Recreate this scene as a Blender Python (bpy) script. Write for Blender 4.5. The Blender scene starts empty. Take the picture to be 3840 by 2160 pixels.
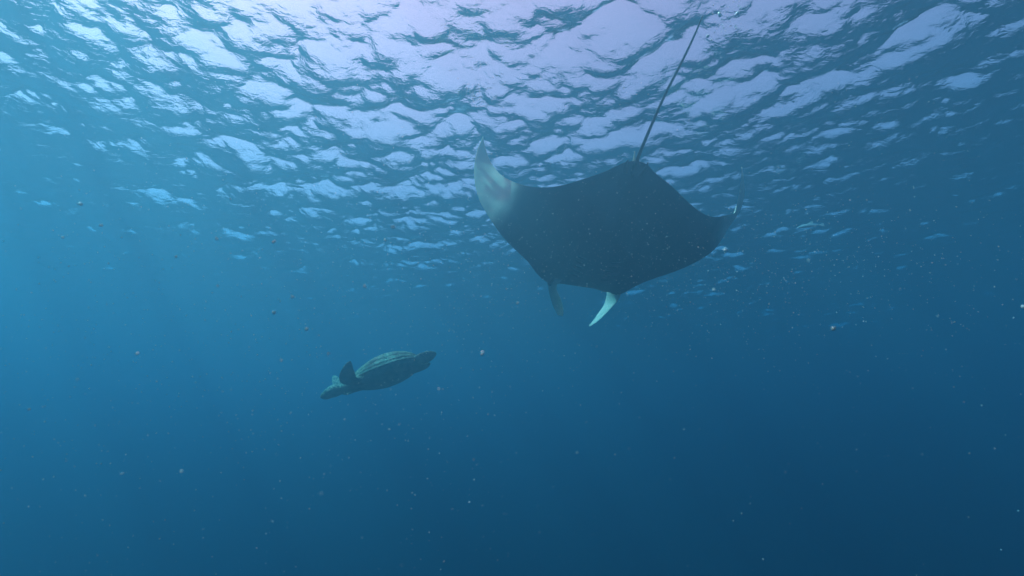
import bpy, bmesh, math, random
import numpy as np
from mathutils import Vector, Matrix
R = math.radians
S = bpy.context.scene
C = S.collection

# ---------------------------------------------------------------- camera
CAM_DEPTH = 2.9
cd = bpy.data.cameras.new('camera')
cam = bpy.data.objects.new('camera', cd); C.objects.link(cam)
cam.location = (0, 0, -CAM_DEPTH)
cam.rotation_euler = (R(90 + 20), 0, 0)
cd.sensor_width = 36
cd.lens = 36 * 1080 / 2576
cd.clip_start = 0.02; cd.clip_end = 1000
cd.dof.use_dof = True
cd.dof.focus_distance = 4.0
cd.dof.aperture_fstop = 3.5
S.camera = cam

# ---------------------------------------------------------------- sky, sun, exposure
SUN_EL, SUN_AZ = 55, -97           # azimuth from the view direction, negative to the left
sd = Vector((math.cos(R(SUN_EL))*math.sin(R(SUN_AZ)), math.cos(R(SUN_EL))*math.cos(R(SUN_AZ)), math.sin(R(SUN_EL))))
w = bpy.data.worlds.new('World'); S.world = w; w.use_nodes = True
nt = w.node_tree; nt.nodes.clear()
sky = nt.nodes.new('ShaderNodeTexSky'); sky.sky_type = 'NISHITA'; sky.sun_disc = False
sky.sun_elevation = R(SUN_EL); sky.sun_rotation = R(SUN_AZ)
sky.dust_density = 3.0
tint = nt.nodes.new('ShaderNodeMix'); tint.data_type = 'RGBA'; tint.blend_type = 'MULTIPLY'
tint.inputs[0].default_value = 1; tint.inputs[7].default_value = (6.9, 1.20, 1.12, 1)
bg = nt.nodes.new('ShaderNodeBackground'); bg.inputs[1].default_value = 0.15
wo = nt.nodes.new('ShaderNodeOutputWorld')
nt.links.new(sky.outputs[0], tint.inputs[6]); nt.links.new(tint.outputs[2], bg.inputs[0]); nt.links.new(bg.outputs[0], wo.inputs[0])
ld = bpy.data.lights.new('sun', 'SUN'); ld.energy = 3.8; ld.angle = R(0.5); ld.color = (1, .91, .82)
sun = bpy.data.objects.new('sun', ld); C.objects.link(sun)
sun.rotation_euler = sd.to_track_quat('Z', 'Y').to_euler()
S.view_settings.view_transform = 'Standard'; S.view_settings.look = 'None'
S.view_settings.gamma = 1; S.view_settings.use_curve_mapping = False
S.view_settings.exposure = 1.14
S.cycles.volume_bounces = 1
S.cycles.max_bounces = 8
S.cycles.use_denoising = True
S.cycles.sample_clamp_indirect = 4

def tag(o, label=None, cat=None, group=None, kind=None):
    if label: o['label'] = label
    if cat: o['category'] = cat
    if group: o['group'] = group
    if kind: o['kind'] = kind
    return o
def link_mesh(name, verts, faces, mat=None, parent=None, smooth=True):
    me = bpy.data.meshes.new(name)
    me.from_pydata([tuple(map(float, v)) for v in verts], [], faces)
    if smooth: me.polygons.foreach_set('use_smooth', [True]*len(me.polygons))
    if mat: me.materials.append(mat)
    me.update()
    o = bpy.data.objects.new(name, me); C.objects.link(o)
    if parent: o.parent = parent
    return o
def newmat(name):
    m = bpy.data.materials.new(name); m.use_nodes = True; m.node_tree.nodes.clear()
    return m, m.node_tree

# ---------------------------------------------------------------- haze: the body of sea water
SIG_S = (0.036, 0.080, 0.106)
SIG_A = (0.520, 0.152, 0.084)
DENS = 0.8
m, t = newmat('sea_water_volume')
pv = t.nodes.new('ShaderNodeVolumePrincipled'); mo = t.nodes.new('ShaderNodeOutputMaterial')
col = [s/DENS for s in SIG_S]
ab = [(1 - a/DENS/(1-c))**2 for a, c in zip(SIG_A, col)]
pv.inputs['Color'].default_value = (*col, 1); pv.inputs['Density'].default_value = DENS
pv.inputs['Absorption Color'].default_value = (*ab, 1)
pv.inputs['Anisotropy'].default_value = 0.50
t.links.new(pv.outputs[0], mo.inputs['Volume'])
X, Zb, Zt = 160, -70, 0.55
vs = [(x, y, z) for x in (-X, X) for y in (-X, X) for z in (Zb, Zt)]
haze = link_mesh('haze', vs, [(0,1,3,2),(4,6,7,5),(0,4,5,1),(2,3,7,6),(0,2,6,4),(1,5,7,3)], m, smooth=False)
tag(haze, 'blue sea water full of fine suspended particles filling the whole view', 'water haze', kind='stuff')

# ---------------------------------------------------------------- sea surface seen from below
def graded(lo, hi, near, fine, grow):
    """coordinates, spacing fine inside +-near and growing outside"""
    out = [near[0]]
    while out[-1] < near[1]: out.append(out[-1] + fine)
    d = fine
    while out[-1] < hi: d *= grow; out.append(out[-1] + d)
    left = []; x = near[0]; d = fine
    while x > lo: d *= grow; x -= d; left.append(x)
    return np.array(left[::-1] + out)
def ocean(px, py):
    rng = np.random.default_rng(11)
    n = 220
    lam = np.exp(rng.uniform(np.log(0.07), np.log(1.2), n))
    k = 2*np.pi/lam
    wind = R(68)
    th = wind + rng.normal(0, 0.85, n)
    kx, ky = k*np.cos(th), k*np.sin(th)
    slope = 0.258*np.sqrt(2.0/n) * np.interp(np.log(lam), np.log([.07, .12, .22, .45, .8, 1.2]), [.7, 1.05, 1.2, 1.1, .95, .85])
    a = slope/k
    ph = rng.uniform(0, 2*np.pi, n)
    z = np.zeros_like(px); dx = np.zeros_like(px); dy = np.zeros_like(px)
    # gusts: calmer and rougher patches
    g = 1 + .38*np.sin(px*.31+1.1+np.sin(py*.23))*np.sin(py*.37+.4) + .12*np.sin(px*.9+py*.6)
    for i in range(n):
        p = kx[i]*px + ky[i]*py + ph[i]
        s, c = np.sin(p), np.cos(p)
        z += a[i]*c*g
        q = 1.0
        dx -= q*a[i]*np.cos(th[i])*s*g; dy -= q*a[i]*np.sin(th[i])*s*g
    return px+dx, py+dy, z
gx = graded(-158, 158, (-7, 8), 0.026, 1.015)
gy = graded(-158, 158, (.6, 11.5), 0.026, 1.015)
PX, PY = np.meshgrid(gx, gy)
wx, wy, wz = ocean(PX, PY)
# short waves fade out where the grid is too coarse to carry them
V = np.stack([wx.ravel(), wy.ravel(), wz.ravel()], 1).astype(np.float32)
ny, nx = PX.shape
I = np.arange(nx*ny).reshape(ny, nx)
F = np.stack([I[:-1,:-1].ravel(), I[:-1,1:].ravel(), I[1:,1:].ravel(), I[1:,:-1].ravel()], 1).astype(np.int32)
me = bpy.data.meshes.new('sea_surface')
me.vertices.add(len(V)); me.vertices.foreach_set('co', V.ravel())
me.loops.add(F.size); me.loops.foreach_set('vertex_index', F.ravel())
me.polygons.add(len(F)); me.polygons.foreach_set('loop_start', np.arange(0, F.size, 4, dtype=np.int32))
me.polygons.foreach_set('use_smooth', np.ones(len(F), dtype=bool))
me.update(calc_edges=True)
m, t = newmat('sea_surface_water')
N, L = t.nodes.new, t.links.new
tc = N('ShaderNodeTexCoord')
mp = N('ShaderNodeMapping'); mp.inputs['Scale'].default_value = (1.0, 1.5, 1.0); mp.inputs['Rotation'].default_value = (0, 0, R(-18))
n1 = N('ShaderNodeTexNoise'); n1.inputs['Scale'].default_value = 17; n1.inputs['Detail'].default_value = 3; n1.inputs['Roughness'].default_value = .5; n1.inputs['Distortion'].default_value = .5
b1 = N('ShaderNodeBump'); b1.inputs['Distance'].default_value = 0.009; b1.inputs['Strength'].default_value = 1.0
fr = N('ShaderNodeFresnel'); fr.inputs['IOR'].default_value = 1.333
tr = N('ShaderNodeBsdfTransparent'); gl = N('ShaderNodeBsdfGlossy'); gl.inputs['Roughness'].default_value = 0.0
mx = N('ShaderNodeMixShader'); mo = N('ShaderNodeOutputMaterial')
L(tc.outputs['Object'], mp.inputs[0]); L(mp.outputs[0], n1.inputs['Vector'])
L(n1.outputs[0], b1.inputs['Height']); L(b1.outputs[0], fr.inputs['Normal']); L(b1.outputs[0], gl.inputs['Normal'])
L(fr.outputs[0], mx.inputs[0]); L(tr.outputs[0], mx.inputs[1]); L(gl.outputs[0], mx.inputs[2]); L(mx.outputs[0], mo.inputs[0])
me.materials.append(m)
surf = bpy.data.objects.new('sea_surface', me); C.objects.link(surf)
tag(surf, 'rippled underside of the sea surface with pale sky showing through', kind='structure')
print('sea verts', len(V))

# ---------------------------------------------------------------- animal materials and shape helpers
def catmull(P, sub):
    P = np.asarray(P, float); n = len(P); out = []
    for i in range(n-1):
        p0 = P[i-1] if i else 2*P[0]-P[1]; p1, p2 = P[i], P[i+1]; p3 = P[i+2] if i+2 < n else 2*P[-1]-P[-2]
        for k in range(sub):
            q = k/sub
            out.append(.5*((2*p1)+(-p0+p2)*q+(2*p0-5*p1+4*p2-p3)*q*q+(-p0+3*p1-3*p2+p3)*q**3))
    out.append(P[-1]); return np.array(out)
def sweep(rings, cap=True):
    """closed skin through rings of equal length"""
    n = len(rings[0]); V = [p for r in rings for p in r]; F = []
    for i in range(len(rings)-1):
        for j in range(n):
            a, b = i*n+j, i*n+(j+1) % n
            F.append((a, b, b+n, a+n))
    if cap:
        V.append(np.mean(rings[0], 0)); V.append(np.mean(rings[-1], 0)); c0, c1 = len(V)-2, len(V)-1; m0 = (len(rings)-1)*n
        for j in range(n):
            F.append((c0, (j+1) % n, j)); F.append((c1, m0+j, m0+(j+1) % n))
    return V, F
def limb(path, wid, hw, ht, sub=5, n=16):
    """tapered limb: centres, width directions, half widths, half thicknesses"""
    A = catmull(np.hstack([path, wid, np.array(hw)[:, None], np.array(ht)[:, None]]), sub)
    rings = []
    for i in range(len(A)):
        c = A[i, :3]; tg = A[min(i+1, len(A)-1), :3]-A[max(i-1, 0), :3]; tg /= np.linalg.norm(tg)+1e-9
        wd = A[i, 3:6]-tg*np.dot(A[i, 3:6], tg); wd /= np.linalg.norm(wd)+1e-9
        nn = np.cross(tg, wd); h, k = max(A[i, 6], .0015), max(A[i, 7], .0012)
        rings.append([c + wd*h*math.cos(a)+nn*k*math.sin(a) for a in np.linspace(0, 2*np.pi, n, endpoint=False)])
    return sweep(rings)
def ball(c, r, nu=24, nv=14, R3=None):
    V, F = [], []; rings = []
    for i in range(1, nv):
        t = np.pi*i/nv; ring = []
        for j in range(nu):
            p = np.array([r[0]*math.cos(t), r[1]*math.sin(t)*math.cos(2*np.pi*j/nu), r[2]*math.sin(t)*math.sin(2*np.pi*j/nu)])
            if R3 is not None: p = R3 @ p
            ring.append(np.array(c)+p)
        rings.append(ring)
    return sweep(rings)
def fix_normals(o):
    bm = bmesh.new(); bm.from_mesh(o.data); bmesh.ops.recalc_face_normals(bm, faces=bm.faces); bm.to_mesh(o.data); bm.free()
def bake(o, mods):
    """apply modifiers without operators"""
    for typ, kw in mods:
        md = o.modifiers.new(typ, typ)
        for k, v in kw.items(): setattr(md, k, v)
    dg = bpy.context.evaluated_depsgraph_get(); dg.update()
    me = bpy.data.meshes.new_from_object(o.evaluated_get(dg)); old = o.data
    o.modifiers.clear(); o.data = me; me.name = o.name
    me.polygons.foreach_set('use_smooth', [True]*len(me.polygons))
    return o

# ---------------------------------------------------------------- manta ray, gliding away under the surface
# edges of the wing disc (local metres: x right, y forward, z up) measured station by station from the midline to each wing tip
MANTA = {
 'lle': [[-0.082, 0.807, 0.03], [-0.17, 0.804, 0.031], [-0.259, 0.8, 0.028], [-0.346, 0.789, 0.012], [-0.441, 0.752, -0.051], [-0.598, 0.573, -0.128], [-0.733, 0.394, -0.136], [-0.873, 0.273, -0.12], [-1.008, 0.168, -0.076], [-1.102, 0.124, 0.025], [-1.183, 0.092, 0.138], [-1.266, 0.038, 0.252], [-1.322, -0.028, 0.362], [-1.355, -0.108, 0.462], [-1.364, -0.193, 0.548], [-1.349, -0.305, 0.616], [-1.309, -0.417, 0.661]],
 'lte': [[-0.038, -0.781, -0.048], [-0.119, -0.751, -0.036], [-0.19, -0.704, -0.047], [-0.265, -0.651, -0.055], [-0.345, -0.603, -0.058], [-0.456, -0.544, -0.067], [-0.581, -0.478, -0.066], [-0.704, -0.416, -0.035], [-0.823, -0.36, 0.029], [-0.928, -0.318, 0.109], [-1.014, -0.275, 0.215], [-1.094, -0.25, 0.31], [-1.154, -0.25, 0.404], [-1.209, -0.267, 0.484], [-1.251, -0.304, 0.554], [-1.284, -0.36, 0.609], [-1.309, -0.423, 0.65]],
 'rle': [[-0.082, 0.807, 0.03], [0.015, 0.808, 0.025], [0.111, 0.811, 0.015], [0.207, 0.811, -0.009], [0.312, 0.769, -0.064], [0.469, 0.544, -0.087], [0.647, 0.379, -0.1], [0.813, 0.263, -0.08], [0.965, 0.157, -0.027], [1.078, 0.127, 0.068], [1.168, 0.103, 0.181], [1.244, 0.041, 0.307], [1.329, -0.026, 0.415], [1.391, -0.107, 0.514], [1.406, -0.199, 0.607], [1.369, -0.314, 0.686], [1.3, -0.43, 0.744]],
 'rte': [[-0.038, -0.781, -0.048], [0.061, -0.755, -0.029], [0.143, -0.7, -0.042], [0.24, -0.647, -0.043], [0.339, -0.592, -0.045], [0.464, -0.514, -0.064], [0.605, -0.429, -0.069], [0.747, -0.353, -0.042], [0.889, -0.296, 0.028], [1.01, -0.256, 0.117], [1.114, -0.207, 0.22], [1.223, -0.178, 0.31], [1.267, -0.193, 0.421], [1.299, -0.232, 0.522], [1.317, -0.287, 0.609], [1.31, -0.36, 0.68], [1.293, -0.436, 0.733]],
 'tail': [[-0.036, -0.766, -0.064], [-0.047, -0.846, -0.08], [0.003, -1.056, 0.041], [0.058, -1.26, 0.154], [0.104, -1.419, 0.22], [0.146, -1.581, 0.289], [0.174, -1.731, 0.346]],
 'cl1': [[-0.457, 0.776, -0.022], [-0.438, 0.875, -0.028], [-0.395, 0.984, -0.048], [-0.343, 1.094, -0.07], [-0.271, 1.206, -0.096]],
 'cl2': [[-0.354, 0.807, 0.023], [-0.34, 0.916, 0.035], [-0.269, 1.044, 0.022], [-0.209, 1.179, 0.002], [-0.185, 1.312, -0.012]],
 'cr1': [[0.224, 0.836, 0.08], [0.232, 0.911, 0.071], [0.244, 0.987, 0.061], [0.238, 1.09, 0.023], [0.184, 1.216, -0.036], [0.133, 1.341, -0.093]],
 'cr2': [[0.312, 0.67, -0.073], [0.315, 0.752, -0.09], [0.312, 0.831, -0.102], [0.276, 0.921, -0.122], [0.172, 1.068, -0.199], [0.081, 1.173, -0.231]],
}

ray = bpy.data.objects.new('manta_ray', None); C.objects.link(ray)
ray.location = (0.9411, 3.6298, -1.0129)
cy_, sy_, cp_, sp_, cr_, sr_ = math.cos(.1349), math.sin(.1349), math.cos(-.3803), math.sin(-.3803), math.cos(.0919), math.sin(.0919)
Mr = Matrix(((cy_, -sy_, 0), (sy_, cy_, 0), (0, 0, 1))) @ Matrix(((1, 0, 0), (0, cp_, -sp_), (0, sp_, cp_))) @ Matrix(((cr_, 0, sr_), (0, 1, 0), (-sr_, 0, cr_)))
ray.rotation_euler = Mr.to_euler()
tag(ray, 'big dark manta ray with curled up wings gliding away just under the surface', 'manta ray')
ST = [0, .05, .10, .15, .2, .27, .35, .43, .51, .59, .67, .75, .82, .88, .93, .97, 1.0]
sgn = np.array([-a for a in ST[:0:-1]] + ST)
LEp = np.array(MANTA['lle'][:0:-1] + MANTA['rle']); TEp = np.array(MANTA['lte'][:0:-1] + MANTA['rte'])
D_ = catmull(np.hstack([LEp, TEp, sgn[:, None]]), 5)
def manta_surface():
    rings, pale = [], []
    M_ = 26
    u = .5*(1-np.cos(np.linspace(0, np.pi, M_+1)))
    naca = 2*(1.4845*np.sqrt(u)-.63*u-1.758*u**2+1.4215*u**3-.5075*u**4)
    body = np.minimum(1, (u/.16+.02))**.55*np.maximum(0, 1-u**1.9)**.85
    for i in range(len(D_)):
        le, te, s = D_[i, :3], D_[i, 3:6], D_[i, 6]
        a, b = D_[max(i-1, 0)], D_[min(i+1, len(D_)-1)]
        span = (b[:3]+b[3:6])-(a[:3]+a[3:6])
        ch = te-le; n = np.cross(ch, span); n /= np.linalg.norm(n)+1e-9
        if n[2] < 0 and abs(s) < .3: n = -n
        S_ = abs(s); w_ = math.exp(-(S_/.24)**2)
        prof = body*w_ + naca*(1-w_)
        up = (.16*math.exp(-(S_/.21)**2)+.045*(1-S_)+.004)*prof
        dn = (.10*math.exp(-(S_/.25)**2)+.030*(1-S_)+.003)*prof
        ring = []; pl = []
        for k in range(M_+1):                       # dorsal side, leading to trailing edge
            ring.append(le+ch*u[k]+n*up[k]); pl.append((s, u[k], 1.0))
        for k in range(M_-1, 0, -1):                # ventral side back again
            ring.append(le+ch*u[k]-n*dn[k]); pl.append((s, u[k], 0.0))
        rings.append(ring); pale += pl
    return rings, pale
rings, sp = manta_surface()
mV, mF = sweep(rings)
sp += [(-1, .5, 0), (1, .5, 0)]
def ss(a, b, x): x = min(1, max(0, (x-a)/(b-a))); return x*x*(3-2*x)
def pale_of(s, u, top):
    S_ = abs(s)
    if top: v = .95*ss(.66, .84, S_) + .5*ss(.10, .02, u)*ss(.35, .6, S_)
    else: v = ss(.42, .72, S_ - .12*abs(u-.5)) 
    if not top: v = max(v, .30*ss(.05, .0, u)*ss(.25, .15, S_), .35*ss(.03, 0, u)*ss(.3, .5, S_))  # pale mouth band; outer leading edge has rim light put into its tone
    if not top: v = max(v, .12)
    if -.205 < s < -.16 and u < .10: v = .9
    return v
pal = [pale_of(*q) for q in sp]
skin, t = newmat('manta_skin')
N, L = t.nodes.new, t.links.new
at = N('ShaderNodeAttribute'); at.attribute_name = 'pale'
tc = N('ShaderNodeTexCoord')
nz = N('ShaderNodeTexNoise'); nz.inputs['Scale'].default_value = 5; nz.inputs['Detail'].default_value = 6; nz.inputs['Roughness'].default_value = .6
mpp = N('ShaderNodeMapping'); mpp.inputs['Scale'].default_value = (1.0, .35, 1.0)
mth = N('ShaderNodeMath'); mth.operation = 'MULTIPLY_ADD'; mth.inputs[1].default_value = .34; mth.inputs[2].default_value = -.17
add = N('ShaderNodeMath'); add.operation = 'ADD'
mul = N('ShaderNodeMath'); mul.operation = 'MULTIPLY'   # noise only where the skin turns pale
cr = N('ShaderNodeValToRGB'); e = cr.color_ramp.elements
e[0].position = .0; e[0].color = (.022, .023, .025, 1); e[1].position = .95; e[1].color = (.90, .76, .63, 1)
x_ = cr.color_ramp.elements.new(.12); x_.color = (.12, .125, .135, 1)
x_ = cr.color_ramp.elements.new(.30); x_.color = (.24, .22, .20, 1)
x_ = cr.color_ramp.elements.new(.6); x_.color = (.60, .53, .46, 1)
pb = N('ShaderNodeBsdfPrincipled'); pb.inputs['Roughness'].default_value = .75; pb.inputs['Specular IOR Level'].default_value = .12
mo = N('ShaderNodeOutputMaterial'); bp = N('ShaderNodeBump'); bp.inputs['Distance'].default_value = .004; bp.inputs['Strength'].default_value = .6
L(tc.outputs['Object'], mpp.inputs[0]); L(mpp.outputs[0], nz.inputs['Vector']); L(nz.outputs[0], mth.inputs[0])
pa = N('ShaderNodeMath'); pa.operation = 'ADD'; pa.inputs[1].default_value = .35; L(at.outputs['Fac'], pa.inputs[0]); L(pa.outputs[0], mul.inputs[0]); L(mth.outputs[0], mul.inputs[1]); L(mul.outputs[0], add.inputs[1]); L(at.outputs['Fac'], add.inputs[0])
L(add.outputs[0], cr.inputs[0]); L(cr.outputs[0], pb.inputs['Base Color']); L(nz.outputs[0], bp.inputs['Height']); L(bp.outputs[0], pb.inputs['Normal']); L(pb.outputs[0], mo.inputs[0])
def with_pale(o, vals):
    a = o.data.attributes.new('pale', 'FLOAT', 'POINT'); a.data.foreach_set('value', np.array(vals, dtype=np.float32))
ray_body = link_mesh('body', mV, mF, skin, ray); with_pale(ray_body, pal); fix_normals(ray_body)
extra = []
# whip tail
tp = np.array(MANTA['tail']); tp = np.vstack([tp[0]+(0, .16, .02), tp])
V_, F_ = limb(tp, np.tile([1., 0, 0], (len(tp), 1)), [.014, .016, .015, .0115, .0105, .0095, .008, .005], [.014, .015, .014, .0115, .0105, .0095, .008, .005], 8, 12)
extra.append((V_, F_, [0.0]*len(V_)))
# low dorsal fin at the tail root
b0 = tp[1]
V_, F_ = limb([b0+(-.01, .08, .03), b0+(-.01, -.0, .06), b0+(-.015, -.05, .105)], np.tile([0., 1, -.3], (3, 1)), [.035, .022, .005], [.008, .006, .003], 5, 10)
extra.append((V_, F_, [.3]*len(V_)))
# pelvic fins either side of the tail root
for sx in (-1, 1):
    V_, F_ = limb([b0+(sx*.06, .10, 0), b0+(sx*.085, .02, -.01), b0+(sx*.08, -.035, -.015)], np.tile([1., 0, 0], (3, 1)), [.022, .014, .005], [.005, .004, .002], 5, 10)
    extra.append((V_, F_, [.1]*len(V_)))
# cephalic fins: blades between a front and a rear edge
def blade(A, B, pale_n, pale_p, th=.014):
    A, B = np.array(A), np.array(B)
    A = np.vstack([A[0]-(A[1]-A[0])*.9, A]); B = np.vstack([B[0]-(B[1]-B[0])*.9, B])
    n = min(len(A), len(B)); A, B = catmull(A[:n], 6), catmull(B[:n], 6)
    rings, pl = [], []; K = len(A)
    for i in range(K):
        tg = A[min(i+1, K-1)]+B[min(i+1, K-1)]-A[max(i-1, 0)]-B[max(i-1, 0)]
        c = (A[i]+B[i])/2; wv = (A[i]-B[i])/2; nn = np.cross(tg, wv); nn /= np.linalg.norm(nn)+1e-9
        f = i/(K-1); k = th*(1-.75*f)+.02*max(0, 1-f*4)
        ring = []
        for a in np.linspace(0, 2*np.pi, 20, endpoint=False):
            ring.append(c+wv*math.cos(a)+nn*(k*math.sin(a)+.06*np.linalg.norm(wv)*(math.cos(a)**2-1)))
            g = ss(.0, .10, f)
            pl.append(g*(pale_p if math.sin(a) > 0.05 else pale_n) + .0)
        rings.append(ring)
    V_, F_ = sweep(rings); return V_, F_, pl+[0, pl[-1]]
extra.append(blade(MANTA['cl1'], MANTA['cl2'], .95, .95))
extra.append(blade(MANTA['cr1'], MANTA['cr2'], 1.0, 1.0))
for V_, F_, p_ in extra:
    h = link_mesh('cutter', V_, F_, skin); with_pale(h, p_); fix_normals(h)
    ray_body_before = len(ray_body.data.vertices)
    keep = ray_body.data.copy()
    h.matrix_world = ray_body.matrix_world
    ray_body.parent = None
    bake(ray_body, [('BOOLEAN', dict(operation='UNION', object=h, solver='EXACT'))])
    if len(ray_body.data.vertices) < ray_body_before*.9 or 'pale' not in ray_body.data.attributes:
        print('BOOLEAN FALLBACK')
        bm = bmesh.new(); bm.from_mesh(keep); bm.from_mesh(h.data); bm.to_mesh(keep); bm.free(); ray_body.data = keep
    ray_body.parent = ray
    bpy.data.objects.remove(h)
# skin tone taken again from the nearest source point, the union does not carry it cleanly
from mathutils.kdtree import KDTree
srcp = [(p, q) for p, q in zip(mV, pal)] + [(p, q) for V_, F_, p_ in extra for p, q in zip(V_, p_)]
kd = KDTree(len(srcp))
for i, (p, q) in enumerate(srcp): kd.insert(Vector(p), i)
kd.balance()
at_ = ray_body.data.attributes.get('pale') or ray_body.data.attributes.new('pale', 'FLOAT', 'POINT')
at_.data.foreach_set('value', np.array([srcp[kd.find(v.co)[1]][1] for v in ray_body.data.vertices], dtype=np.float32))
# gill slits: five each side of the belly, raised dark lips on the ventral skin
def on_belly(s, u):
    i = int(np.argmin(abs(D_[:, 6]-s))); us = .5*(1-np.cos(np.linspace(0, np.pi, 27)))
    k = int(np.argmin(abs(us-u))); k = min(max(k, 1), 25)
    r0 = rings[i]; r1 = rings[min(i+1, len(rings)-1)]
    f = (s-D_[i, 6])/(D_[min(i+1, len(D_)-1), 6]-D_[i, 6]+1e-9)
    j = len(r0)-k; j0 = j-(1 if us[k] < u else -1); g = abs(u-us[k])/abs(us[k]-us[k+(1 if us[k] < u else -1)])
    if j0 < 0 or j0 >= len(r0): j0 = j
    A0 = r0[j]*(1-g)+r0[j0]*g; A1 = r1[j]*(1-g)+r1[j0]*g
    return A0*(1-f)+A1*f
gm, t = newmat('gill_slit_lip'); pb = t.nodes.new('ShaderNodeBsdfPrincipled'); mo = t.nodes.new('ShaderNodeOutputMaterial')
pb.inputs['Base Color'].default_value = (.006, .005, .005, 1); pb.inputs['Roughness'].default_value = .8; t.links.new(pb.outputs[0], mo.inputs[0])
for sx in (-1, 1):
    for g in range(5):
        pts = []
        for q in np.linspace(0, 1, 7):
            s_ = sx*(.055+.012*g*.4 + (.085-.006*g)*q); u_ = .17+.042*g + .035*q*q
            pts.append(on_belly(s_, u_)+np.array([0, 0, -.002]))
        hw = [.001, .007, .012, .013, .012, .007, .001]
        V_, F_ = limb(pts, np.tile([0., 1, 0], (7, 1)), hw, [.002]+[.0035]*5+[.002], 2, 8)
        link_mesh('gill_slit', V_, F_, gm, ray)
# pale lip along the front edge of the wide mouth
pts = [D_[int(np.argmin(abs(D_[:, 6]-q)))] for q in np.linspace(-.13, .15, 15)]
pts = [p[:3]*.975+p[3:6]*.025+np.array([0, 0, -.018]) for p in pts]
lip, t = newmat('pale_lip'); pb = t.nodes.new('ShaderNodeBsdfPrincipled'); mo = t.nodes.new('ShaderNodeOutputMaterial')
pb.inputs['Base Color'].default_value = (.26, .25, .24, 1); pb.inputs['Roughness'].default_value = .7; t.links.new(pb.outputs[0], mo.inputs[0])
V_, F_ = limb(pts, np.tile([0., 1, -.4], (15, 1)), [.006]+list(np.linspace(.012, .034, 13))+[.010], [.005]+[.012]*13+[.006], 3, 10)
link_mesh('lip', V_, F_, lip, ray)
# eyes on the sides of the head
em, t = newmat('eye_dark'); pb = t.nodes.new('ShaderNodeBsdfPrincipled'); mo = t.nodes.new('ShaderNodeOutputMaterial')
pb.inputs['Base Color'].default_value = (.02, .02, .022, 1); pb.inputs['Roughness'].default_value = .25; t.links.new(pb.outputs[0], mo.inputs[0])
for p in ((-.445, .77, -.03), (.335, .735, -.04)):
    V_, F_ = ball(p, (.026, .03, .026)); link_mesh('eye', V_, F_, em, ray)

# ---------------------------------------------------------------- sea turtle
# local metres: x to the head, y to its left side (towards the camera), z up through the shell
TP = np.array([-1.375, 4.75, -2.06])
tur = bpy.data.objects.new('sea_turtle', None); C.objects.link(tur)
fx = Vector((-.90, -.20, -.33)).normalized()
upw = Vector((-.30, .16, .95)); upw = (upw - fx*upw.dot(fx)).normalized(); lf = upw.cross(fx)
tur.matrix_world = Matrix.Translation(Vector(TP)) @ Matrix((fx, lf, upw)).transposed().to_4x4() @ Matrix.Scale(.905, 4)
tag(tur, 'green sea turtle with mottled shell and raised front flippers, swimming left below the manta', 'turtle')
ZR = -.09
def halfwidth(x):
    f = (x+.38)/.84
    f = min(1, max(0, f))
    return .35*math.sin(math.pi*f**.78)**.62*(1-.10*(1-f)) if 0 < f < 1 else 0.0
def shell_pt(u, v, lift=0):
    """u 0 rear..1 front, v -1..1 across"""
    x = -.38+.84*u; w = halfwidth(min(max(x, -.377), .457)); y = w*v
    hgt = .188*max(0, math.sin(math.pi*min(1, max(0, u*.93+.045))**.9))**.75
    z = ZR + hgt*max(0, 1-abs(v)**2.3)**.72 - .045*math.sin(math.pi*u)*abs(v)**3 + .004*math.cos(v*9)*(1-abs(v))
    c = np.array([x, y, z]); nrm = np.array([0.1*(u-.5), y*1.6, .30]); nrm /= np.linalg.norm(nrm)
    return c+nrm*lift
sh, t = newmat('turtle_shell'); N, L = t.nodes.new, t.links.new
tc = N('ShaderNodeTexCoord'); n1 = N('ShaderNodeTexNoise'); n1.inputs['Scale'].default_value = 22; n1.inputs['Detail'].default_value = 5; n1.inputs['Distortion'].default_value = 1.5
r1 = N('ShaderNodeValToRGB'); e = r1.color_ramp.elements; e[0].position = .32; e[0].color = (.07, .05, .032, 1); e[1].position = .64; e[1].color = (.36, .26, .15, 1)
n2 = N('ShaderNodeTexNoise'); n2.inputs['Scale'].default_value = 9; n2.inputs['Detail'].default_value = 2; n2.inputs['Distortion'].default_value = 2.5
ab_ = N('ShaderNodeMath'); ab_.operation = 'SUBTRACT'; ab_.inputs[1].default_value = .5
ab2 = N('ShaderNodeMath'); ab2.operation = 'ABSOLUTE'
r2 = N('ShaderNodeValToRGB'); e = r2.color_ramp.elements; e[0].position = .015; e[0].color = (1, 1, 1, 1); e[1].position = .045; e[1].color = (0, 0, 0, 1)
n3 = N('ShaderNodeTexNoise'); n3.inputs['Scale'].default_value = 6
r3 = N('ShaderNodeValToRGB'); e = r3.color_ramp.elements; e[0].position = .40; e[1].position = .50
mm = N('ShaderNodeMath'); mm.operation = 'MULTIPLY'
mxc = N('ShaderNodeMix'); mxc.data_type = 'RGBA'; mxc.inputs[7].default_value = (.75, .70, .45, 1)
pb = N('ShaderNodeBsdfPrincipled'); pb.inputs['Roughness'].default_value = .6; mo = N('ShaderNodeOutputMaterial')
for n_ in (n1, n2, n3): L(tc.outputs['Object'], n_.inputs['Vector'])
L(n1.outputs[0], r1.inputs[0]); L(n2.outputs[0], ab_.inputs[0]); L(ab_.outputs[0], ab2.inputs[0]); L(ab2.outputs[0], r2.inputs[0]); L(n3.outputs[0], r3.inputs[0])
L(r2.outputs[0], mm.inputs[0]); L(r3.outputs[0], mm.inputs[1]); L(mm.outputs[0], mxc.inputs[0]); L(r1.outputs[0], mxc.inputs[6]); L(mxc.outputs[2], pb.inputs['Base Color'])
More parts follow.
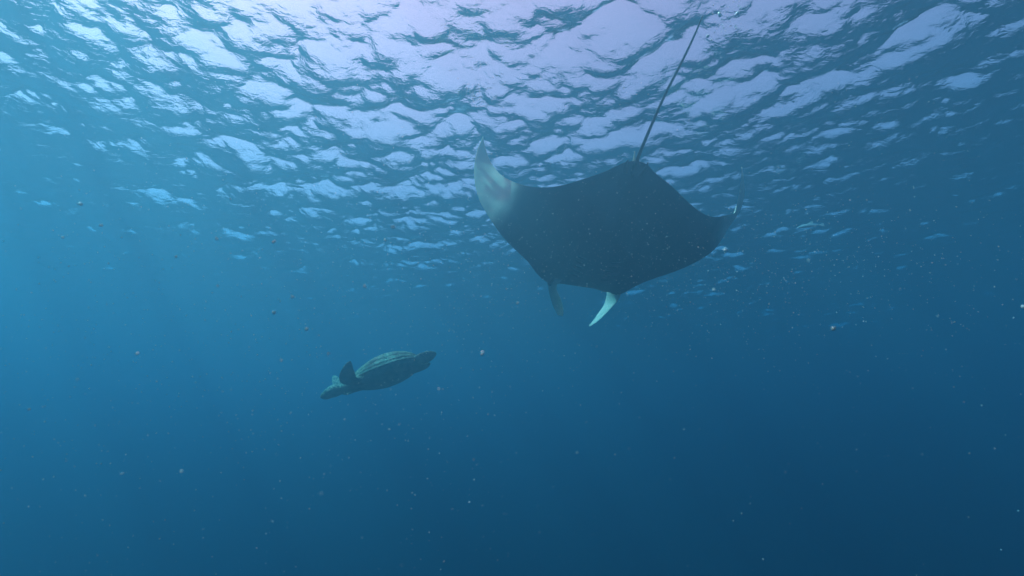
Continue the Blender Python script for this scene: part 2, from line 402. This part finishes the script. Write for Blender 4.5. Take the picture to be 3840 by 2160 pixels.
bp = N('ShaderNodeBump'); bp.inputs['Distance'].default_value = .004; L(n1.outputs[0], bp.inputs['Height']); L(bp.outputs[0], pb.inputs['Normal']); L(pb.outputs[0], mo.inputs[0])
seam, t = newmat('shell_seam'); pb = t.nodes.new('ShaderNodeBsdfPrincipled'); mo = t.nodes.new('ShaderNodeOutputMaterial'); pb.inputs['Base Color'].default_value = (.20, .155, .10, 1); pb.inputs['Roughness'].default_value = .7; t.links.new(pb.outputs[0], mo.inputs[0])
# carapace: the domed shell under the scutes, closed below
nu, nv = 40, 28
V_, F_ = [], []
for i in range(nu+1):
    for j in range(nv+1): V_.append(shell_pt(i/nu, -1+2*j/nv))
nb = len(V_)
for i in range(nu+1):
    for j in range(nv+1):
        p = shell_pt(i/nu, -1+2*j/nv).copy(); vv = -1+2*j/nv
        p[2] = min(p[2]-.012, ZR-.012-.045*math.sin(math.pi*i/nu)*abs(vv)**3 + .0); p[1] *= .985; V_.append(p)
q = nv+1
for i in range(nu):
    for j in range(nv):
        a = i*q+j; F_.append((a, a+q, a+q+1, a+1)); a += nb; F_.append((a, a+1, a+q+1, a+q))
for i in range(nu):
    for j in (0, nv):
        a = i*q+j; F_.append((a, a+q, a+q+nb, a+nb) if j else (a, a+nb, a+q+nb, a+q))
for j in range(nv):
    for i in (0, nu):
        a = i*q+j; F_.append((a, a+1, a+1+nb, a+nb))
car = link_mesh('carapace', V_, F_, sh, tur); bm = bmesh.new(); bm.from_mesh(car.data); bmesh.ops.remove_doubles(bm, verts=bm.verts, dist=1e-5); bmesh.ops.recalc_face_normals(bm, faces=bm.faces); bm.to_mesh(car.data); bm.free()
def scute(c4, th=.0022, gap=.018):
    """c4: four (u,v) corners; a low domed plate with its own thickness"""
    c4 = np.array(c4, float); cen = c4.mean(0); size = np.abs(c4.max(0)-c4.min(0)).mean()
    K = 6; V_, F_ = [], []
    def P(a, b, s_, lift):
        p = (c4[0]*(1-a)*(1-b)+c4[1]*a*(1-b)+c4[2]*a*b+c4[3]*(1-a)*b); p = cen+(p-cen)*s_
        return shell_pt(p[0], max(-1, min(1, p[1])), lift)
    for i in range(K+1):
        for j in range(K+1):
            a, b = i/K, j/K; d = min(a, 1-a, b, 1-b)
            V_.append(P(a, b, 1-gap, th*(.35+.65*min(1, d*5)) + .0015))
    for i in range(K):
        for j in range(K):
            a = i*(K+1)+j; F_.append((a, a+K+1, a+K+2, a+1))
    edge = [(i, 0) for i in range(K)]+[(K, j) for j in range(K)]+[(i, K) for i in range(K, 0, -1)]+[(0, j) for j in range(K, 0, -1)]
    base = len(V_)
    for i, j in edge: V_.append(P(i/K, j/K, 1-gap*.6, -.001))
    m_ = len(edge)
    for k in range(m_):
        a = edge[k][0]*(K+1)+edge[k][1]; b = edge[(k+1) % m_][0]*(K+1)+edge[(k+1) % m_][1]
        F_.append((a, b, base+(k+1) % m_, base+k))
    o = link_mesh('scute', V_, F_, sh, car); fix_normals(o)
vb = [.03, .20, .38, .58, .78, .955]           # borders of the vertebral row
for i in range(5):
    scute([(vb[i], -.20), (vb[i+1], -.20), (vb[i+1], .20), (vb[i], .20)] if i == 0 else [(vb[i], -.25), (vb[i+1], -.25), (vb[i+1], .25), (vb[i], .25)])
cb = [.05, .28, .48, .68, .94]
for sx in (-1, 1):
    for i in range(4): scute([(cb[i], .25*sx), (cb[i+1], .25*sx), (cb[i+1]+.0, .86*sx), (cb[i], .86*sx)])
    mb = np.linspace(.02, .98, 12)
    for i in range(11): scute([(mb[i], .868*sx), (mb[i+1], .868*sx), (mb[i+1], .965*sx), (mb[i], .965*sx)], th=.002, gap=.02)
# pale rim round the shell
rimm, t = newmat('pale_shell_rim'); pb = t.nodes.new('ShaderNodeBsdfPrincipled'); mo = t.nodes.new('ShaderNodeOutputMaterial'); pb.inputs['Base Color'].default_value = (.72, .62, .44, 1); pb.inputs['Roughness'].default_value = .7; t.links.new(pb.outputs[0], mo.inputs[0])
path = [shell_pt(q, -1) for q in np.linspace(.005, .995, 30)] + [shell_pt(q, 1) for q in np.linspace(.995, .005, 30)]; path.append(path[0])
V_, F_ = limb(path, np.tile([0., 0, 1], (61, 1)), [.006+.002*math.sin(i*2.1) for i in range(61)], [.006]*61, 2, 8); link_mesh('shell_rim', V_, F_, rimm, car)
# skin: trunk, neck, head and flippers grown together
tk, t = newmat('turtle_skin'); N, L = t.nodes.new, t.links.new
tc = N('ShaderNodeTexCoord'); vo = N('ShaderNodeTexVoronoi'); vo.feature = 'DISTANCE_TO_EDGE'; vo.inputs['Scale'].default_value = 26
rr = N('ShaderNodeValToRGB'); e = rr.color_ramp.elements; e[0].position = .03; e[0].color = (.70, .60, .42, 1); e[1].position = .16; e[1].color = (.10, .085, .06, 1)
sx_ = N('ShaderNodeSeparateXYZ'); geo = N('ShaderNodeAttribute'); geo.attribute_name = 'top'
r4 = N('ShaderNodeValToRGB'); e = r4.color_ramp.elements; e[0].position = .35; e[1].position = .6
nz = N('ShaderNodeTexNoise'); nz.inputs['Scale'].default_value = 12; nz.inputs['Detail'].default_value = 5
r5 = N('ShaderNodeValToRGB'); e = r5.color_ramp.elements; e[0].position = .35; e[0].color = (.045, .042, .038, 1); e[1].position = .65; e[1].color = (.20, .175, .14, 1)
mxc = N('ShaderNodeMix'); mxc.data_type = 'RGBA'; pb = N('ShaderNodeBsdfPrincipled'); pb.inputs['Roughness'].default_value = .65; mo = N('ShaderNodeOutputMaterial')
bp = N('ShaderNodeBump'); bp.inputs['Distance'].default_value = .003; bp.inputs['Strength'].default_value = .7
L(tc.outputs['Object'], vo.inputs['Vector']); L(tc.outputs['Object'], nz.inputs['Vector']); L(vo.outputs[0], rr.inputs[0]); L(geo.outputs['Fac'], r4.inputs[0]); L(nz.outputs[0], r5.inputs[0])
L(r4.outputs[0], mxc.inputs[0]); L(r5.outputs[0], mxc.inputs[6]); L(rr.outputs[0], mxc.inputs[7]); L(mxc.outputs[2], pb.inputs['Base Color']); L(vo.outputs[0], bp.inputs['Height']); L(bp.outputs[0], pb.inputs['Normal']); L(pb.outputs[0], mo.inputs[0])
def join(parts):
    V, F = [], []
    for v, f in parts:
        b = len(V); V += list(v); F += [tuple(i+b for i in q) for q in f]
    return V, F
parts = []
# trunk under the shell
rg = []
for i in range(25):
    f = i/24; x = -.36+.80*f; w = max(.004, halfwidth(x)*.90); dp = .135*math.sin(math.pi*min(1, f*.80+.05))**.7
    ring = []
    for a in np.linspace(0, 2*np.pi, 32, endpoint=False):
        y = w*math.copysign(abs(math.cos(a))**.8, math.cos(a)); zz = math.sin(a)
        z = ZR-.02+(zz*.03 if zz > 0 else -dp*abs(zz)**.7)
        ring.append(np.array([x, y, z]))
    rg.append(ring)
parts.append(sweep(rg))
# neck and head
parts.append(limb([(.27, 0, -.12), (.38, 0, -.135), (.48, 0, -.14), (.56, 0, -.145), (.62, 0, -.145)], np.tile([0., 1, 0], (5, 1)), [.13, .105, .075, .066, .06], [.085, .075, .062, .058, .05]))
parts.append(limb([(.545, 0, -.145), (.585, 0, -.140), (.65, 0, -.138), (.71, 0, -.145), (.755, 0, -.158), (.788, 0, -.170), (.800, 0, -.178)], np.tile([0., 1, 0], (7, 1)), [.03, .066, .076, .066, .050, .030, .010], [.03, .064, .074, .064, .048, .030, .012]))
parts.append(limb([(.60, 0, -.178), (.68, 0, -.188), (.74, 0, -.192), (.778, 0, -.195)], np.tile([0., 1, 0], (4, 1)), [.045, .046, .036, .012], [.022, .020, .016, .008]))
# near (left) front flipper raised, far one raised higher; rear flippers trailing
parts.append(limb([(.32, .12, -.15), (.40, .22, -.18), (.445, .30, -.18), (.44, .37, -.15), (.415, .425, -.105), (.385, .46, -.065), (.37, .475, -.045)],
    [(.8, .2, 0), (.9, .1, 0), (1, .1, .1), (1, .3, .2), (1, .4, .2), (1, .4, .2), (1, .4, .2)], [.07, .08, .092, .086, .062, .034, .008], [.05, .04, .028, .020, .015, .010, .004]))
parts.append(limb([(.30, -.12, -.13), (.42, -.20, -.12), (.54, -.26, -.08), (.62, -.31, .02), (.65, -.35, .12), (.665, -.375, .19), (.67, -.38, .215)],
    [(.8, -.2, 0), (.9, -.1, 0), (1, 0, -.3), (1, 0, -.2), (1, 0, -.2), (1, 0, -.1), (1, 0, 0)], [.07, .07, .068, .062, .052, .034, .008], [.05, .034, .02, .014, .011, .007, .003]))
parts.append(limb([(-.22, .13, -.12), (-.32, .14, -.13), (-.41, .14, -.125), (-.51, .13, -.115), (-.58, .12, -.105)],
    np.tile([0., .55, .85], (5, 1)), [.06, .064, .074, .062, .018], [.045, .034, .026, .018, .006]))
parts.append(limb([(-.22, -.13, -.12), (-.32, -.14, -.13), (-.40, -.13, -.125), (-.46, -.11, -.12), (-.50, -.10, -.12)],
    np.tile([0., 1., .25], (5, 1)), [.06, .062, .070, .058, .014], [.04, .026, .016, .010, .004]))
parts.append(limb([(-.33, 0, -.14), (-.40, 0, -.15), (-.46, 0, -.155)], np.tile([0., 1, 0], (3, 1)), [.04, .022, .004], [.03, .018, .004]))
V_, F_ = join(parts)
tb = link_mesh('body', V_, F_, tk, tur); fix_normals(tb)
bake(tb, [('REMESH', dict(mode='VOXEL', voxel_size=.006, use_smooth_shade=True)), ('SMOOTH', dict(factor=.5, iterations=4))])
tb.data.materials.clear(); tb.data.materials.append(tk)
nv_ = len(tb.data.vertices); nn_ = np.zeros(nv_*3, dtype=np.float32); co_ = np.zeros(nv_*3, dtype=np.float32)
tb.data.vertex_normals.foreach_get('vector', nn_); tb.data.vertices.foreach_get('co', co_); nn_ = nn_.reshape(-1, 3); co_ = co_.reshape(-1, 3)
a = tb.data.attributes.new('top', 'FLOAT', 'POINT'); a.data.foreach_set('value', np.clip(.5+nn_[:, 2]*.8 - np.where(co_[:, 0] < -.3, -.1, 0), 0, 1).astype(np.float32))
for sy in (-1, 1):
    V_, F_ = ball((.715, sy*.047, -.135), (.016, .012, .014), 16, 10); link_mesh('eye', V_, F_, em, tur)

# ---------------------------------------------------------------- small fish in the distance
fm, t = newmat('pale_fish_scales'); pb = t.nodes.new('ShaderNodeBsdfPrincipled'); mo = t.nodes.new('ShaderNodeOutputMaterial'); nz = t.nodes.new('ShaderNodeTexNoise'); nz.inputs['Scale'].default_value = 20
rr = t.nodes.new('ShaderNodeValToRGB'); rr.color_ramp.elements[0].color = (.35, .38, .40, 1); rr.color_ramp.elements[1].color = (.7, .72, .74, 1)
t.links.new(nz.outputs[0], rr.inputs[0]); t.links.new(rr.outputs[0], pb.inputs['Base Color']); pb.inputs['Roughness'].default_value = .4; t.links.new(pb.outputs[0], mo.inputs[0])
fish = bpy.data.objects.new('fish', None); C.objects.link(fish); fish.scale = (.68,)*3; fish.location = (3.46, 4.45, -.51); fish.rotation_euler = (R(8), R(4), R(172))
tag(fish, 'small pale fish swimming alone to the right of the manta', 'fish')
V_, F_ = limb([(.20, 0, -.015), (.17, 0, -.012), (.10, 0, 0), (0, 0, .005), (-.08, 0, .0), (-.14, 0, -.008), (-.18, 0, -.01)], np.tile([0., 0, 1], (7, 1)), [.004, .018, .034, .036, .026, .010, .012], [.003, .012, .02, .02, .014, .006, .003]); link_mesh('body', V_, F_, fm, fish)
V_, F_ = limb([(-.03, 0, .02), (-.06, 0, .055), (-.085, 0, .085)], np.tile([1., 0, 0], (3, 1)), [.045, .025, .004], [.005, .003, .001]); link_mesh('dorsal_fin', V_, F_, fm, fish)
V_, F_ = limb([(-.17, 0, -.01), (-.20, 0, -.012), (-.235, 0, -.015)], np.tile([0., 0, 1], (3, 1)), [.012, .026, .034], [.004, .002, .001]); link_mesh('tail_fin', V_, F_, fm, fish)

# ---------------------------------------------------------------- drifting plankton flecks
pm, t = newmat('plankton_fleck'); pb = t.nodes.new('ShaderNodeBsdfPrincipled'); mo = t.nodes.new('ShaderNodeOutputMaterial')
nz = t.nodes.new('ShaderNodeTexNoise'); nz.inputs['Scale'].default_value = 3; tc = t.nodes.new('ShaderNodeTexCoord'); rr = t.nodes.new('ShaderNodeValToRGB')
rr.color_ramp.elements[0].color = (.80, .56, .48, 1); rr.color_ramp.elements[0].position = .4; rr.color_ramp.elements[1].color = (.82, .82, .78, 1); rr.color_ramp.elements[1].position = .55
t.links.new(tc.outputs['Object'], nz.inputs['Vector']); t.links.new(nz.outputs[0], rr.inputs[0]); t.links.new(rr.outputs[0], pb.inputs['Base Color']); pb.inputs['Roughness'].default_value = .6; t.links.new(pb.outputs[0], mo.inputs[0])
rng = np.random.default_rng(5)
bm = bmesh.new(); bmesh.ops.create_icosphere(bm, subdivisions=1, radius=1); ico = np.array([v.co[:] for v in bm.verts]); icf = np.array([[v.index for v in f.verts] for f in bm.faces]); bm.free()
def flecks(P, rad, name, mat, squash=.45):
    n = len(P); k = len(ico)
    q = rng.normal(size=(n, 4)); q /= np.linalg.norm(q, axis=1)[:, None]; w_, x, y, z = q.T
    Rm = np.stack([1-2*(y*y+z*z), 2*(x*y-z*w_), 2*(x*z+y*w_), 2*(x*y+z*w_), 1-2*(x*x+z*z), 2*(y*z-x*w_), 2*(x*z-y*w_), 2*(y*z+x*w_), 1-2*(x*x+y*y)], 1).reshape(n, 3, 3)
    base = ico[None]*(1+.35*rng.normal(size=(n, k, 1))*squash)*np.stack([np.ones(n), rng.uniform(squash, 1, n), rng.uniform(squash*.7, 1, n)], 1)[:, None]
    VV = np.einsum('nij,nkj->nki', Rm, base)*rad[:, None, None]+P[:, None]
    FF = (icf[None]+np.arange(n)[:, None, None]*k).reshape(-1, 3)
    return link_mesh(name, VV.reshape(-1, 3), [tuple(int(i) for i in f) for f in FF], mat)
n = 4200
y = .45+7.5*rng.random(n)**.75
P = np.stack([rng.uniform(-1.35, 1.35, n)*y, y, -CAM_DEPTH+rng.uniform(-.35, 1.05, n)*y], 1)
Q = np.stack([.9+rng.normal(0, .75, 3500), rng.uniform(1.2, 3.6, 3500), np.zeros(3500)], 1); Q[:, 2] = -CAM_DEPTH+Q[:, 1]*rng.normal(.43, .13, 3500)
W = np.stack([-rng.random(2500)*1.2, np.ones(2500), rng.normal(.25, .25, 2500)], 1)*rng.uniform(.7, 4, (2500, 1)); W[:, 2] -= CAM_DEPTH
P = np.vstack([P, Q, W]); P = P[P[:, 2] < -.25]
rad = .0018*np.exp(rng.normal(0, .45, len(P)))
rad = np.minimum(rad, +.0018*P[:, 1])*rng.uniform(.55, 1, len(P))
big = np.array([(-.254, .47, -2.74), (-.215, .50, -2.80), (-.50, .50, -2.83), (-.035, .50, -2.80), (-.39, .55, -2.93), (-.30, .49, -2.66), (.385, .50, -2.77), (-.56, .52, -2.62), (-.14, .45, -2.66), (.25, .5, -2.72), (-.44, .5, -2.80), (.12, .6, -2.77)])
nb_ = 30; bx = rng.normal(-.25, .36, nb_); by = rng.uniform(.42, .8, nb_); more_ = np.stack([bx*by/.5, by, -CAM_DEPTH+by*rng.normal(.28, .20, nb_)], 1); big = np.vstack([big, more_])
P = np.vstack([P, big]); rad = np.r_[rad, np.full(len(big), .0023)*rng.uniform(.5, 1.3, len(big))]
tag(flecks(P, rad, 'plankton_flecks', pm), 'countless tiny pale and pinkish plankton flecks drifting in the water', 'plankton', kind='stuff')
# air bubbles under the surface where the tail tip breaks it
bb, t = newmat('air_bubble'); pb = t.nodes.new('ShaderNodeBsdfPrincipled'); mo = t.nodes.new('ShaderNodeOutputMaterial'); pb.inputs['Base Color'].default_value = (.85, .87, .9, 1); pb.inputs['Roughness'].default_value = .1; pb.inputs['Specular IOR Level'].default_value = 1; t.links.new(pb.outputs[0], mo.inputs[0])
n = 60
P = np.stack([1.42+rng.normal(0, .10, n), 2.08+rng.normal(0, .07, n), rng.uniform(-.30, -.12, n)], 1)
tag(flecks(P, .004*np.exp(rng.normal(0, .5, n)), 'air_bubbles', bb, .85), 'cluster of small bright air bubbles under the surface at the tip of the manta tail', 'bubbles', kind='stuff')
